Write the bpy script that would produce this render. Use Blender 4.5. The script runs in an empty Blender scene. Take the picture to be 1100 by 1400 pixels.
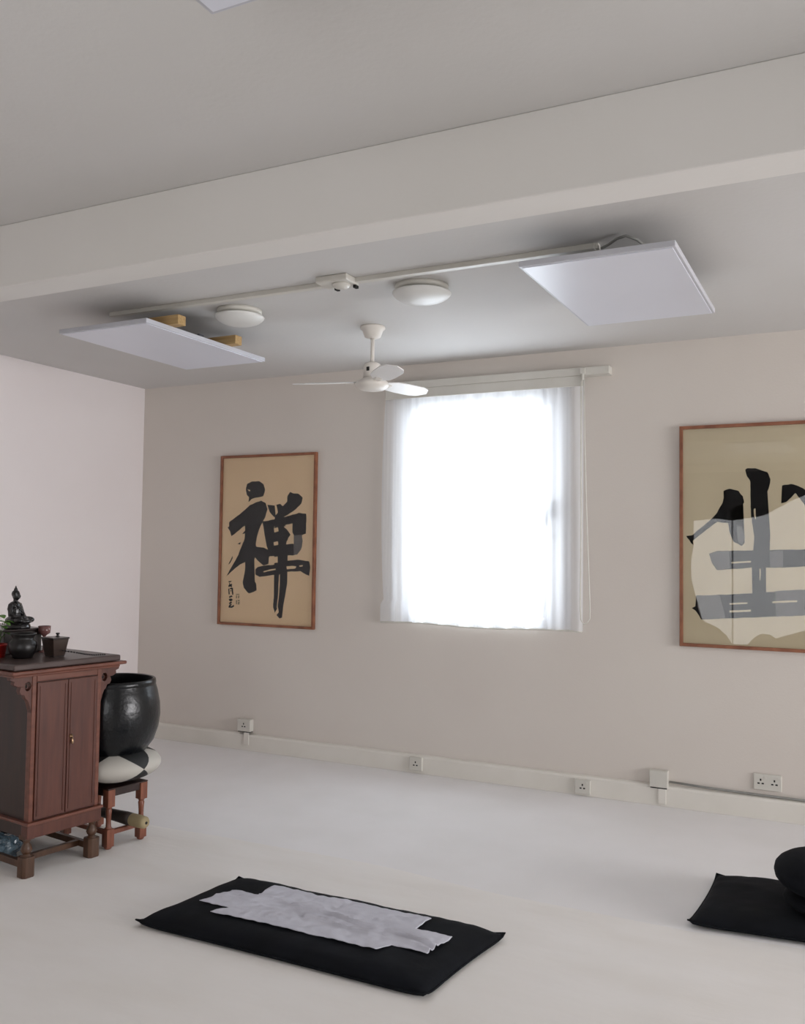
import bpy, bmesh, math, random
from mathutils import Vector, Matrix, noise
random.seed(7)
PI = math.pi
S = bpy.context.scene
C = S.collection

# ------------------------------------------------------------------ camera
CAM_H = 1.45
F = 1241.17
CR = Vector((0.8931, 0.4495, 0.0134)).normalized()
CW = Vector((-0.4491, 0.8924, 0.0455)).normalized()
CU = CR.cross(CW).normalized()
CR = CW.cross(CU).normalized()
CAM_R = Matrix((CR, CU, -CW)).transposed()
cam = bpy.data.cameras.new('camera')
cam.sensor_fit = 'VERTICAL'; cam.sensor_height = 36.0; cam.sensor_width = 36.0
cam.lens = F * 36.0 / 1400.0
cam.clip_start = 0.05
camo = bpy.data.objects.new('camera', cam)
camo.matrix_world = Matrix.Translation((0, 0, CAM_H)) @ CAM_R.to_4x4()
C.objects.link(camo); S.camera = camo

# ------------------------------------------------------------------ world, light, exposure
S.view_settings.view_transform = 'Standard'
S.view_settings.look = 'None'
S.view_settings.gamma = 1.0
S.view_settings.exposure = 0.34
try: S.view_settings.use_curve_mapping = False
except Exception: pass
W = bpy.data.worlds.new('sky'); S.world = W; W.use_nodes = True
bg = W.node_tree.nodes['Background']
bg.inputs['Color'].default_value = (0.86, 0.92, 1.0, 1)
bg.inputs['Strength'].default_value = 1.2

def window_light(name, loc, rot, sx, sy, power, col, spread=180):
    l = bpy.data.lights.new(name, 'AREA'); l.shape = 'RECTANGLE'
    l.size = sx; l.size_y = sy; l.energy = power; l.color = col; l.spread = math.radians(spread)
    o = bpy.data.objects.new(name, l); o.location = loc; o.rotation_euler = rot
    C.objects.link(o); return o
# overcast daylight standing outside the two windows, then an added fill from the right
window_light('daylight_behind_net_curtain', (-2.22, 6.05, 1.74), (-PI/2, 0, 0), 1.9, 2.2, 68, (0.84, 0.93, 1.0), 180)
window_light('daylight_at_rear_window', (-0.9, -2.42, 1.35), (PI/2, 0, 0), 3.0, 2.5, 56, (1.0, 0.975, 0.96))
window_light('added_side_fill', (5.42, 3.4, 1.25), (PI/2, 0, PI/2), 3.2, 1.8, 92, (1.0, 0.975, 0.985), 105)

# ------------------------------------------------------------------ helpers
def ray(px, py):
    return CW * F + CR * (px - 550) - CU * (py - 700)
def on_y(px, py, Y):
    d = ray(px, py); d = d * (Y / d.y); return Vector((d.x, d.y, d.z + CAM_H))
def on_z(px, py, Z):
    d = ray(px, py); d = d * ((Z - CAM_H) / d.z); return Vector((d.x, d.y, Z))
def lin(c):
    return tuple(((v/255)/12.92 if v/255 <= 0.04045 else ((v/255+0.055)/1.055)**2.4) for v in c)

def mat(name, rgb, rough=0.6, rgb2=None, scale=5.0, stretch=(1, 1, 1), bump=0.0, bscale=40.0,
        metallic=0.0, coat=0.0, spec=0.5, sheen=0.0, detail=4.0, bstretch=None, bdist=0.002):
    m = bpy.data.materials.new(name); m.use_nodes = True
    nt = m.node_tree; N = nt.nodes; L = nt.links
    b = N['Principled BSDF']
    b.inputs['Roughness'].default_value = rough
    b.inputs['Metallic'].default_value = metallic
    b.inputs['Coat Weight'].default_value = coat
    b.inputs['Specular IOR Level'].default_value = spec
    b.inputs['Sheen Weight'].default_value = sheen
    tc = N.new('ShaderNodeTexCoord'); mp = N.new('ShaderNodeMapping')
    mp.inputs['Scale'].default_value = stretch
    L.new(tc.outputs['Object'], mp.inputs['Vector'])
    n = N.new('ShaderNodeTexNoise'); n.inputs['Scale'].default_value = scale
    n.inputs['Detail'].default_value = detail
    L.new(mp.outputs['Vector'], n.inputs['Vector'])
    r = N.new('ShaderNodeValToRGB')
    a = lin(rgb); c2 = lin(rgb2) if rgb2 else tuple(v*0.93 for v in a)
    r.color_ramp.elements[0].position = 0.3; r.color_ramp.elements[0].color = (*c2, 1)
    r.color_ramp.elements[1].position = 0.7; r.color_ramp.elements[1].color = (*a, 1)
    L.new(n.outputs['Fac'], r.inputs['Fac']); L.new(r.outputs['Color'], b.inputs['Base Color'])
    if bump:
        n2 = N.new('ShaderNodeTexNoise'); n2.inputs['Scale'].default_value = bscale
        n2.inputs['Detail'].default_value = 5.0
        mp2 = N.new('ShaderNodeMapping'); mp2.inputs['Scale'].default_value = bstretch or (1, 1, 1)
        L.new(tc.outputs['Object'], mp2.inputs['Vector']); L.new(mp2.outputs['Vector'], n2.inputs['Vector'])
        bp = N.new('ShaderNodeBump'); bp.inputs['Strength'].default_value = bump
        bp.inputs['Distance'].default_value = bdist
        L.new(n2.outputs['Fac'], bp.inputs['Height']); L.new(bp.outputs['Normal'], b.inputs['Normal'])
    return m

M = {}
M['wall'] = mat('wall_paint', (220, 213, 205), 0.85, (217, 209, 201), 1.5, bump=0.25, bscale=90)
M['wall_left'] = mat('left_wall_paint', (233, 226, 225), 0.85, (230, 222, 221), 1.5, bump=0.2, bscale=90)
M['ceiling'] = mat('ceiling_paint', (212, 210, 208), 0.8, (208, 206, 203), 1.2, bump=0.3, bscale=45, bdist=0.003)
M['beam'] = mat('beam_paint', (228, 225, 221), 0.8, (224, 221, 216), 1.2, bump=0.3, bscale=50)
M['skirt'] = mat('skirting_gloss', (230, 226, 218), 0.45, (224, 220, 211), 4)
M['floor'] = mat('carpet', (240, 238, 238), 0.95, (235, 233, 232), 2.5, bump=0.6, bscale=260)
M['canvas'] = mat('canvas_sheet', (240, 237, 234), 0.95, (234, 230, 225), 1.6, stretch=(1, 2.5, 1), bump=0.35, bscale=4.5,
                  bstretch=(1, 2.6, 1), bdist=0.012)
M['pvc'] = mat('white_pvc', (244, 245, 249), 0.35, (240, 241, 246), 3)
M['plastic'] = mat('white_plastic', (212, 209, 201), 0.4, (206, 203, 194), 6)
M['fan'] = mat('fan_enamel', (226, 221, 213), 0.35, (221, 215, 207), 6)
M['fan_blade'] = mat('fan_blade_enamel', (236, 234, 232), 0.4, (231, 229, 227), 6)
M['heater'] = mat('heater_glass', (222, 224, 234), 0.3, (219, 221, 231), 2, spec=0.6)
M['heater_edge'] = mat('heater_edge', (196, 197, 204), 0.35, (190, 191, 198), 4)
M['pine'] = mat('pine_batten', (190, 160, 112), 0.7, (165, 132, 84), 8, stretch=(1, 12, 12))
M['opal'] = mat('opal_glass', (222, 222, 219), 0.35, (216, 216, 212), 4)
M['grey_metal'] = mat('grey_metal', (150, 152, 158), 0.3, (130, 132, 138), 6, metallic=0.7)
M['dark'] = mat('dark_hole', (16, 15, 14), 0.7, (10, 10, 9), 6)
M['frame_wood'] = mat('frame_wood', (152, 96, 66), 0.45, (118, 68, 44), 5, stretch=(3, 3, 3), coat=0.1)
M['paper'] = mat('calligraphy_paper', (238, 209, 168), 0.9, (231, 201, 160), 2.2)
M['paper2'] = mat('calligraphy_paper_grey', (215, 202, 171), 0.9, (206, 192, 161), 2.2)
M['ink'] = mat('ink', (15, 15, 18), 0.7, (8, 8, 10), 30, spec=0.15)
M['ink_glare'] = mat('glare_on_ink', (104, 100, 97), 0.7, (70, 68, 68), 60, stretch=(3, 1, .4))  # ink greyed to paint in the reflection on the glass
M['seal'] = mat('seal_ink', (150, 132, 96), 0.8, (120, 106, 80), 80)
M['cab'] = mat('cabinet_wood', (93, 50, 37), 0.42, (72, 36, 26), 6, stretch=(6, 6, 0.7), bump=0.1, bscale=30, bstretch=(6, 6, .5), coat=0.15)
M['cab_edge'] = mat('cabinet_edge_wood', (118, 70, 54), 0.4, (94, 52, 39), 6, stretch=(6, 1, 6), coat=0.15)
M['cab_dark'] = mat('dark_cabinet_wood', (52, 30, 23), 0.45, (36, 20, 15), 5, stretch=(6, 6, 0.7), coat=0.1)
M['slab'] = mat('dark_top_wood', (78, 62, 58), 0.4, (58, 44, 40), 6, stretch=(6, 1, 6), coat=0.1)
M['leg'] = mat('oak_leg', (88, 60, 42), 0.45, (64, 42, 27), 7, stretch=(6, 6, 1), coat=0.1)
M['stool'] = mat('stool_wood', (138, 82, 60), 0.42, (104, 57, 40), 7, stretch=(6, 6, 1), coat=0.15)
M['brass'] = mat('brass', (190, 160, 130), 0.25, (150, 118, 90), 20, metallic=0.9)
M['bowl'] = mat('dark_bronze', (12, 15, 19), 0.3, (5, 7, 9), 9, bump=0.5, bscale=36, metallic=0.1, coat=0.12, spec=0.45, bdist=0.005)
M['bowl_in'] = mat('bowl_inside', (14, 15, 17), 0.5, (8, 9, 10), 9)
M['black_cloth'] = mat('black_cotton', (17, 20, 26), 0.9, (11, 13, 17), 7, bump=0.5, bscale=14, spec=0.2, bdist=0.006)
M['grey_cloth'] = mat('grey_white_cotton', (206, 206, 216), 0.95, (196, 196, 206), 8, bump=0.9, bscale=25, bdist=0.004)
M['statue'] = mat('black_statue_resin', (22, 20, 20), 0.28, (12, 11, 11), 25, coat=0.3)
M['altar_dark'] = mat('dark_lacquer', (40, 30, 27), 0.32, (27, 19, 17), 8, coat=0.2)
M['altar_brown'] = mat('brown_lacquer', (62, 46, 38), 0.35, (46, 33, 27), 8, stretch=(1, 1, 6), coat=0.2)
M['black_metal'] = mat('black_burner', (18, 15, 15), 0.4, (10, 8, 8), 12)
M['red'] = mat('red_glaze', (168, 34, 28), 0.3, (148, 24, 20), 6)
M['leaf'] = mat('leaf', (92, 132, 52), 0.5, (58, 98, 34), 14)
M['stem'] = mat('stem', (70, 90, 40), 0.6, (50, 68, 28), 14)
M['soil'] = mat('soil', (40, 32, 26), 0.95, (26, 20, 16), 60)
M['tan'] = mat('tan_suede', (160, 146, 112), 0.8, (136, 120, 88), 9, stretch=(1, 1, 1), bump=0.3, bscale=40)
M['mallet_dark'] = mat('mallet_wood', (52, 42, 36), 0.55, (34, 27, 22), 9, stretch=(1, 8, 8))
M['bag'] = mat('blue_grey_plastic_film', (104, 126, 138), 0.22, (30, 40, 52), 9, bump=0.7, bscale=24, coat=0.4, bdist=0.01)
M['cord'] = mat('white_cord', (224, 222, 214), 0.7, (215, 212, 203), 30)
M['cable'] = mat('grey_cable', (150, 150, 146), 0.5, (138, 138, 134), 30)
M['cup'] = mat('red_brown_glass', (120, 84, 82), 0.12, (100, 66, 64), 10, spec=0.7)
M['drape'] = mat('grey_drape', (120, 116, 110), 0.95, (106, 102, 96), 4)

def curtain_material():
    m = bpy.data.materials.new('sheer_net'); m.use_nodes = True
    nt = m.node_tree; N = nt.nodes; L = nt.links; N.clear()
    out = N.new('ShaderNodeOutputMaterial')
    tr = N.new('ShaderNodeBsdfTransparent'); tl = N.new('ShaderNodeBsdfTranslucent'); df = N.new('ShaderNodeBsdfDiffuse')
    tr.inputs['Color'].default_value = (1, 1, 1, 1)
    tl.inputs['Color'].default_value = (0.93, 0.94, 0.97, 1); df.inputs['Color'].default_value = (0.9, 0.89, 0.87, 1)
    m1 = N.new('ShaderNodeMixShader'); m1.inputs[0].default_value = 0.45
    L.new(tl.outputs[0], m1.inputs[1]); L.new(df.outputs[0], m1.inputs[2])
    # weave density varies in vertical threads
    tc = N.new('ShaderNodeTexCoord'); mp = N.new('ShaderNodeMapping'); mp.inputs['Scale'].default_value = (22, 1, 0.3)
    n = N.new('ShaderNodeTexNoise'); n.inputs['Scale'].default_value = 1.0
    L.new(tc.outputs['Object'], mp.inputs['Vector']); L.new(mp.outputs['Vector'], n.inputs['Vector'])
    mr = N.new('ShaderNodeMapRange'); mr.inputs['From Min'].default_value = 0.3; mr.inputs['From Max'].default_value = 0.7
    mr.inputs['To Min'].default_value = 0.50; mr.inputs['To Max'].default_value = 0.64
    L.new(n.outputs['Fac'], mr.inputs['Value'])
    mr.inputs['To Min'].default_value = 0.68; mr.inputs['To Max'].default_value = 0.90
    m2 = N.new('ShaderNodeMixShader'); L.new(mr.outputs[0], m2.inputs[0])
    L.new(tr.outputs[0], m2.inputs[1]); L.new(m1.outputs[0], m2.inputs[2]); L.new(m2.outputs[0], out.inputs['Surface'])
    return m
def glass_material(name, strength=1.0):
    m = bpy.data.materials.new(name); m.use_nodes = True
    nt = m.node_tree; N = nt.nodes; L = nt.links; N.clear()
    out = N.new('ShaderNodeOutputMaterial')
    tr = N.new('ShaderNodeBsdfTransparent'); gl = N.new('ShaderNodeBsdfGlossy'); gl.inputs['Roughness'].default_value = 0.0
    tr.inputs['Color'].default_value = (0.98, 0.98, 0.98, 1)
    lw = N.new('ShaderNodeLayerWeight'); lw.inputs['Blend'].default_value = 0.5
    pw = N.new('ShaderNodeMath'); pw.operation = 'POWER'; pw.inputs[1].default_value = 5.0
    fr = N.new('ShaderNodeMath'); fr.operation = 'MULTIPLY_ADD'; fr.inputs[1].default_value = 0.96; fr.inputs[2].default_value = 0.028
    L.new(lw.outputs['Facing'], pw.inputs[0]); L.new(pw.outputs[0], fr.inputs[0])
    mx = N.new('ShaderNodeMixShader')
    L.new(fr.outputs[0], mx.inputs[0])
    L.new(tr.outputs[0], mx.inputs[1]); L.new(gl.outputs[0], mx.inputs[2]); L.new(mx.outputs[0], out.inputs['Surface'])
    return m
M['net'] = curtain_material()
M['glass'] = glass_material('window_glass')
M['picture_glass'] = glass_material('picture_glass')

def petal_material():
    m = bpy.data.materials.new('petal_silk'); m.use_nodes = True
    nt = m.node_tree; N = nt.nodes; L = nt.links
    b = N['Principled BSDF']; b.inputs['Roughness'].default_value = 0.6
    tc = N.new('ShaderNodeTexCoord'); sp = N.new('ShaderNodeSeparateXYZ'); L.new(tc.outputs['Object'], sp.inputs[0])
    def mth(op, a, bb=None, cc=None):
        n = N.new('ShaderNodeMath'); n.operation = op
        for i, v in enumerate((a, bb, cc)):
            if v is None: continue
            if isinstance(v, (int, float)): n.inputs[i].default_value = v
            else: L.new(v, n.inputs[i])
        return n.outputs[0]
    at = mth('ARCTAN2', sp.outputs['Y'], sp.outputs['X'])
    ph = mth('MULTIPLY_ADD', at, 2.5, 0.42)          # five petals round the equator
    s = mth('ABSOLUTE', mth('SINE', ph))
    z = mth('ABSOLUTE', mth('DIVIDE', mth('SUBTRACT', sp.outputs['Z'], 0.016), 0.070))
    inside = mth('LESS_THAN', z, s)
    mix = N.new('ShaderNodeMixRGB'); L.new(inside, mix.inputs[0])
    mix.inputs[1].default_value = (*lin((26, 27, 28)), 1); mix.inputs[2].default_value = (*lin((184, 180, 172)), 1)
    L.new(mix.outputs[0], b.inputs['Base Color'])
    return m
M['petal'] = petal_material()

# mesh building ------------------------------------------------------
def bx(bm, x0, x1, y0, y1, z0, z1, mi=0, mtx=None):
    vs = [bm.verts.new((x, y, z)) for x in (x0, x1) for y in (y0, y1) for z in (z0, z1)]
    idx = [(0, 1, 3, 2), (4, 6, 7, 5), (0, 4, 5, 1), (2, 3, 7, 6), (0, 2, 6, 4), (1, 5, 7, 3)]
    for i in idx:
        f = bm.faces.new([vs[k] for k in i]); f.material_index = mi
    if mtx:
        for v in vs: v.co = mtx @ v.co
    return vs
def lathe(bm, prof, n=32, center=(0, 0, 0), cap=True, mi=0, mtx=None):
    rings = []
    allv = []
    for (r, z) in prof:
        if r < 1e-5:
            v = bm.verts.new((center[0], center[1], center[2] + z)); rings.append([v]); allv.append(v)
        else:
            ring = [bm.verts.new((center[0] + r*math.cos(2*PI*i/n), center[1] + r*math.sin(2*PI*i/n), center[2] + z)) for i in range(n)]
            rings.append(ring); allv += ring
    for a, b in zip(rings, rings[1:]):
        for i in range(n):
            j = (i+1) % n
            if len(a) == 1 and len(b) == 1: continue
            if len(a) == 1: f = bm.faces.new((a[0], b[j], b[i]))
            elif len(b) == 1: f = bm.faces.new((a[i], a[j], b[0]))
            else: f = bm.faces.new((a[i], a[j], b[j], b[i]))
            f.material_index = mi; f.smooth = True
    if cap:
        if len(rings[0]) > 1: bm.faces.new(rings[0][::-1]).material_index = mi
        if len(rings[-1]) > 1: bm.faces.new(rings[-1]).material_index = mi
    if mtx:
        for v in allv: v.co = mtx @ v.co
    return allv
def tube(bm, pts, r, n=8, closed=False, mi=0):
    pts = [Vector(p) for p in pts]; rs = r if isinstance(r, (list, tuple)) else [r]*len(pts)
    rings = []; m = len(pts)
    prev = None
    for i, p in enumerate(pts):
        if closed: t = pts[(i+1) % m] - pts[i-1]
        else: t = pts[min(i+1, m-1)] - pts[max(i-1, 0)]
        t.normalize()
        a = prev if prev is not None else (Vector((0, 0, 1)) if abs(t.z) < 0.9 else Vector((1, 0, 0)))
        a = (a - t*a.dot(t)).normalized(); prev = a; b = t.cross(a)
        rings.append([bm.verts.new(p + (a*math.cos(2*PI*k/n) + b*math.sin(2*PI*k/n))*rs[i]) for k in range(n)])
    prs = list(zip(rings, rings[1:])) + ([(rings[-1], rings[0])] if closed else [])
    for ra, rb in prs:
        for k in range(n):
            f = bm.faces.new((ra[k], ra[(k+1) % n], rb[(k+1) % n], rb[k])); f.smooth = True; f.material_index = mi
    if not closed:
        bm.faces.new(rings[0][::-1]).material_index = mi; bm.faces.new(rings[-1]).material_index = mi
def prism(bm, pts2, plane, t0, t1, mi=0, mtx=None):
    """extrude a 2-D outline; plane 'xz' -> thickness along y, 'yz' -> along x, 'xy' -> along z"""
    def P(a, b, t):
        return {'xz': (a, t, b), 'yz': (t, a, b), 'xy': (a, b, t)}[plane]
    A = [bm.verts.new(P(a, b, t0)) for a, b in pts2]; B = [bm.verts.new(P(a, b, t1)) for a, b in pts2]
    fs = [bm.faces.new(A), bm.faces.new(B[::-1])]
    n = len(A)
    for i in range(n): fs.append(bm.faces.new((A[i], B[i], B[(i+1) % n], A[(i+1) % n])))
    for f in fs: f.material_index = mi
    if mtx:
        for v in A+B: v.co = mtx @ v.co
def obj(name, bm, m, parent=None, bevel=0, seg=2, smooth=None, subsurf=0, loc=None):
    bmesh.ops.recalc_face_normals(bm, faces=bm.faces)
    me = bpy.data.meshes.new(name); bm.to_mesh(me); bm.free()
    for mm in (m if isinstance(m, (list, tuple)) else [m]): me.materials.append(mm)
    o = bpy.data.objects.new(name, me); C.objects.link(o)
    if parent: o.parent = parent
    if loc: o.location = loc
    if bevel:
        b = o.modifiers.new('bevel', 'BEVEL'); b.width = bevel; b.segments = seg; b.limit_method = 'ANGLE'; b.angle_limit = 0.7
    if subsurf:
        s = o.modifiers.new('sub', 'SUBSURF'); s.levels = subsurf; s.render_levels = subsurf
    if smooth: me.polygons.foreach_set('use_smooth', [True]*len(me.polygons))
    return o
def thing(name, label, cat, loc=(0, 0, 0), rz=0, group=None):
    o = bpy.data.objects.new(name, None); C.objects.link(o); o.empty_display_size = 0.05
    o.location = loc; o.rotation_euler = (0, 0, rz); o['label'] = label; o['category'] = cat
    if group: o['group'] = group
    return o
def tag(o, label, cat, group=None):
    o['label'] = label; o['category'] = cat
    if group: o['group'] = group
    return o
def struct(o, label, cat):
    o['kind'] = 'structure'; o['label'] = label; o['category'] = cat; return o
def box_obj(name, b, m, parent=None, bevel=0):
    bm = bmesh.new(); bx(bm, *b); return obj(name, bm, m, parent, bevel)

# ------------------------------------------------------------------ room shell
XL, XR, YB, YF, ZC = -5.11, 5.2, 5.53, -2.2, 2.74
T = 0.25
struct(box_obj('floor', (XL, XR, YF, YB, -0.10, -0.008), M['floor']), 'pale cream carpeted floor at the far side of the room', 'floor')
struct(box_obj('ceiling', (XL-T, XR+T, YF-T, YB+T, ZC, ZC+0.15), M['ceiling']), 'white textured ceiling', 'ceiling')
struct(box_obj('wall_left', (XL-T, XL, YF-T, YB+T, -0.1, ZC), M['wall_left']), 'plain white wall behind the altar cabinet', 'wall')
def wall_with_hole(name, y0, y1, hx0, hx1, hz0, hz1, m):
    bm = bmesh.new()
    bx(bm, XL, hx0, y0, y1, -0.1, ZC); bx(bm, hx1, XR, y0, y1, -0.1, ZC)
    bx(bm, hx0, hx1, y0, y1, -0.1, hz0); bx(bm, hx0, hx1, y0, y1, hz1, ZC)
    bmesh.ops.remove_doubles(bm, verts=bm.verts, dist=1e-5)
    return obj(name, bm, m)
HX0, HX1, HZ0, HZ1 = -2.83, -1.60, 0.992, 2.535
struct(wall_with_hole('wall_back', YB, YB+T, HX0, HX1, HZ0, HZ1, M['wall']), 'warm white wall with the two framed calligraphies and the window', 'wall')
struct(wall_with_hole('wall_front', YF-T, YF, -2.2, 0.55, 0.12, 2.45, M['wall']), 'wall behind the viewpoint with a large window', 'wall')
bm = bmesh.new()
for b in ((YF-T, 1.4, -0.1, ZC), (5.0, YB+T, -0.1, ZC), (1.4, 5.0, -0.1, 0.4), (1.4, 5.0, 2.35, ZC)): bx(bm, XR, XR+T, *b)
bmesh.ops.remove_doubles(bm, verts=bm.verts, dist=1e-5)
struct(obj('wall_right', bm, M['wall']), 'white wall out of view on the right, opened for the added fill light', 'wall')
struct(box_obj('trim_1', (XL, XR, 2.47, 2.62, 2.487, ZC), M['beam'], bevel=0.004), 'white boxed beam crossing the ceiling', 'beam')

# baseboards
def baseboard(name, prof_pts, a, b):
    pass
bm = bmesh.new()
prism(bm, [(YB, -0.008), (YB-0.030, -0.008), (YB-0.030, 0.095), (YB-0.024, 0.108), (YB-0.006, 0.114), (YB, 0.114)], 'yz', XL, XR)
struct(obj('baseboard_back', bm, M['skirt'], bevel=0.002), 'painted white skirting along the window wall', 'skirting')
bm = bmesh.new()
prism(bm, [(XL, -0.008), (XL+0.024, -0.008), (XL+0.024, 0.1), (XL+0.008, 0.114), (XL, 0.114)], 'xz', YF, YB-0.031)
struct(obj('baseboard_left', bm, M['skirt']), 'painted white skirting along the left wall', 'skirting')

# canvas floor sheet, its far edge a faint line across the room
edge = [(-5.08, 3.70), (-4.0, 3.74), (-3.25, 3.78), (-2.94, 3.80), (-2.1, 3.815), (-1.33, 3.745), (-0.61, 3.74), (-0.2, 3.775), (0.8, 3.80), (5.18, 3.78)]
def edge_y(x):
    for (a, ya), (b, yb) in zip(edge, edge[1:]):
        if a <= x <= b:
            t = (x-a)/(b-a); t = t*t*(3-2*t); return ya + (yb-ya)*t
    return edge[-1][1]
bm = bmesh.new()
NX, NY = 210, 90; g = []
for i in range(NX+1):
    x = XL+0.03 + (XR-0.03-(XL+0.03))*i/NX; row = []
    for j in range(NY+1):
        y = YF+0.02 + (edge_y(x)-YF-0.02)*j/NY
        z = 0.0
        if j == NY: z = -0.0078
        elif j == NY-1: z = 0.0015 + 0.001*noise.noise(Vector((x*3, 0, 0)))
        # long shallow folds, away from the furniture
        if 0 < j < NY and x > -3.0 and y < 3.72:
            w = noise.noise(Vector((x*1.1+y*0.6, y*4.2-x*0.5, 3.1)))
            z += -0.0016*max(0, 1-abs(w)*9)
        row.append(bm.verts.new((x, y, z)))
    g.append(row)
for i in range(NX):
    for j in range(NY):
        f = bm.faces.new((g[i][j], g[i+1][j], g[i+1][j+1], g[i][j+1])); f.smooth = True
o = obj('floor_sheet', bm, M['canvas'])
tag(o, 'cream canvas sheet covering the near floor, its far edge a faint line', 'floor sheet')

# ------------------------------------------------------------------ window 1
win = bpy.data.objects.new('window_1', None); C.objects.link(win); win.location = (0, 0, 0)
struct(win, 'white plastic framed window behind the net curtain', 'window')
def ring(bm, x0, x1, z0, z1, w, y0, y1):
    for b in ((x0, x0+w, y0, y1, z0, z1), (x1-w, x1, y0, y1, z0, z1), (x0+w, x1-w, y0, y1, z0, z0+w), (x0+w, x1-w, y0, y1, z1-w, z1)): bx(bm, *b)
bm = bmesh.new(); ring(bm, HX0, HX1, HZ0, HZ1, 0.045, YB+0.05, YB+0.12)
obj('window_frame', bm, M['pvc'], win, bevel=0.004)
bm = bmesh.new()
x0, x1, z0, z1 = HX0+0.045, HX1-0.045, HZ0+0.045, HZ1-0.045
for b in ((x0, -2.70, YB+0.040, YB+0.10, z0, z1), (-1.765, x1, YB+0.040, YB+0.10, z0, z1), (-2.70, -1.765, YB+0.040, YB+0.10, z0, 1.045), (-2.70, -1.765, YB+0.040, YB+0.10, 2.405, z1)): bx(bm, *b)
obj('sash', bm, M['pvc'], win, bevel=0.006)
box_obj('glass_pane', (-2.70, -1.765, YB+0.065, YB+0.072, 1.045, 2.405), M['glass'], win)
box_obj('window_sill', (HX0, HX1, YB+0.002, YB+0.0395, HZ0, HZ0+0.012), M['pvc'], win, bevel=0.003)
hd = bpy.data.objects.new('window_handle', None); 
bm = bmesh.new(); bx(bm, -1.747, -1.713, YB+0.026, YB+0.040, 1.70, 1.80)
tube(bm, [(-1.73, YB+0.03, 1.775), (-1.73, YB+0.004, 1.775), (-1.742, YB-0.004, 1.765), (-1.756, YB-0.006, 1.72), (-1.763, YB-0.004, 1.66), (-1.763, YB-0.002, 1.635)], 0.009, 10)
bpy.data.objects.remove(hd)
h = obj('window_handle', bm, M['grey_metal'], win, bevel=0.002); h['label'] = 'grey lever handle on the sash'
bm = bmesh.new(); lathe(bm, [(0, 0), (0.016, 0), (0.014, 0.012), (0.006, 0.014), (0, 0.014)], 20, mtx=Matrix.Translation((-1.73, YB+0.040, 1.575)) @ Matrix.Rotation(PI/2, 4, 'X'))
obj('window_lock', bm, M['grey_metal'], win)
bm = bmesh.new(); tube(bm, [(-1.775, YB+0.034, 1.16), (-1.785, YB+0.03, 1.10), (-1.80, YB+0.03, 1.06), (-1.77, YB+0.034, 1.055)], 0.005, 8)
obj('window_stay', bm, M['grey_metal'], win)

# curtain rail and net curtain
t = thing('curtain_rail', 'long cream flat rail on the wall above the window', 'curtain rail', (-2.118, YB, 2.55))
bm = bmesh.new(); bx(bm, -0.767, 0.767, -0.075, -0.0, 0.012, 0.062)
obj('pelmet_board', bm, M['plastic'], t, bevel=0.003)
bm = bmesh.new(); bx(bm, -0.80+0.025, 0.602, -0.070, -0.060, -0.052, 0.012)
obj('header_batten', bm, M['plastic'], t, bevel=0.003)
bm = bmesh.new(); bx(bm, 0.590, 0.622, -0.092, -0.075, 0.018, 0.055); tube(bm, [(0.606, -0.083, 0.025), (0.606, -0.083, -0.02)], 0.009, 10)
obj('cord_pulley', bm, M['plastic'], t, bevel=0.003)
bm = bmesh.new()
yc = -0.083
loop = [(0.596, yc, 0.0), (0.597, yc, -0.4), (0.600, yc, -0.8), (0.598, yc, -1.2), (0.597, yc, -1.42), (0.602, yc, -1.49), (0.618, yc, -1.515), (0.640, yc, -1.508), (0.655, yc, -1.48), (0.657, yc, -1.43),
        (0.648, yc, -1.2), (0.632, yc, -0.8), (0.620, yc, -0.4), (0.614, yc, 0.0)]
tube(bm, loop, 0.0038, 6)
c_ = obj('pull_cord', bm, M['cord'], t); c_['label'] = 'thin white looped pull cord'

bm = bmesh.new(); NXc, NZc = 220, 40; g = []
for i in range(NXc+1):
    u = i/NXc; row = []
    for k in range(NZc+1):
        v = k/NZc                       # 0 bottom 1 top
        x = -2.895 + u*1.38
        if u < 0.12: x -= 0.028*(1-u/0.12)*math.sin(PI*min(1, (1-v)*1.1))**0.6 if 0 < (1-v)*1.1 < 1 else 0.028*(1-u/0.12)*(1 if v < .5 else 0)
        amp = 0.004 + 0.008*(1-v)
        f = amp*math.sin(u*2*PI*9 + 0.6*math.sin(u*11)) + 0.5*amp*math.sin(u*2*PI*21+1.3+v)
        # hanging flatter at the top; folded edges left and right
        f += 0.010*math.exp(-((u-0.07)/0.02)**2) - 0.010*math.exp(-((u-0.955)/0.012)**2)
        row.append(bm.verts.new((x, YB-0.046+f, 0.984 + 0.006*math.sin(u*9) + v*1.554)))
    g.append(row)
for i in range(NXc):
    for k in range(NZc):
        f = bm.faces.new((g[i][k], g[i+1][k], g[i+1][k+1], g[i][k+1])); f.smooth = True
cur = thing('net_curtain', 'sheer white net curtain hanging in front of the bright window', 'curtain', (-2.2, YB-0.05, 1.0))
o = obj('net_panel', bm, M['net'], cur); o.location = (2.2, -(YB-0.05), -1.0)
bm = bmesh.new()
tube(bm, [(-2.915+1.395*i/60, YB-0.048+0.004*math.sin(i*0.94), 0.982+0.006*math.sin(i/60*9)) for i in range(61)], 0.005, 6)
o = obj('bottom_hem', bm, M['cord'], cur); o.location = (2.2, -(YB-0.05), -1.0)

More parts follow.
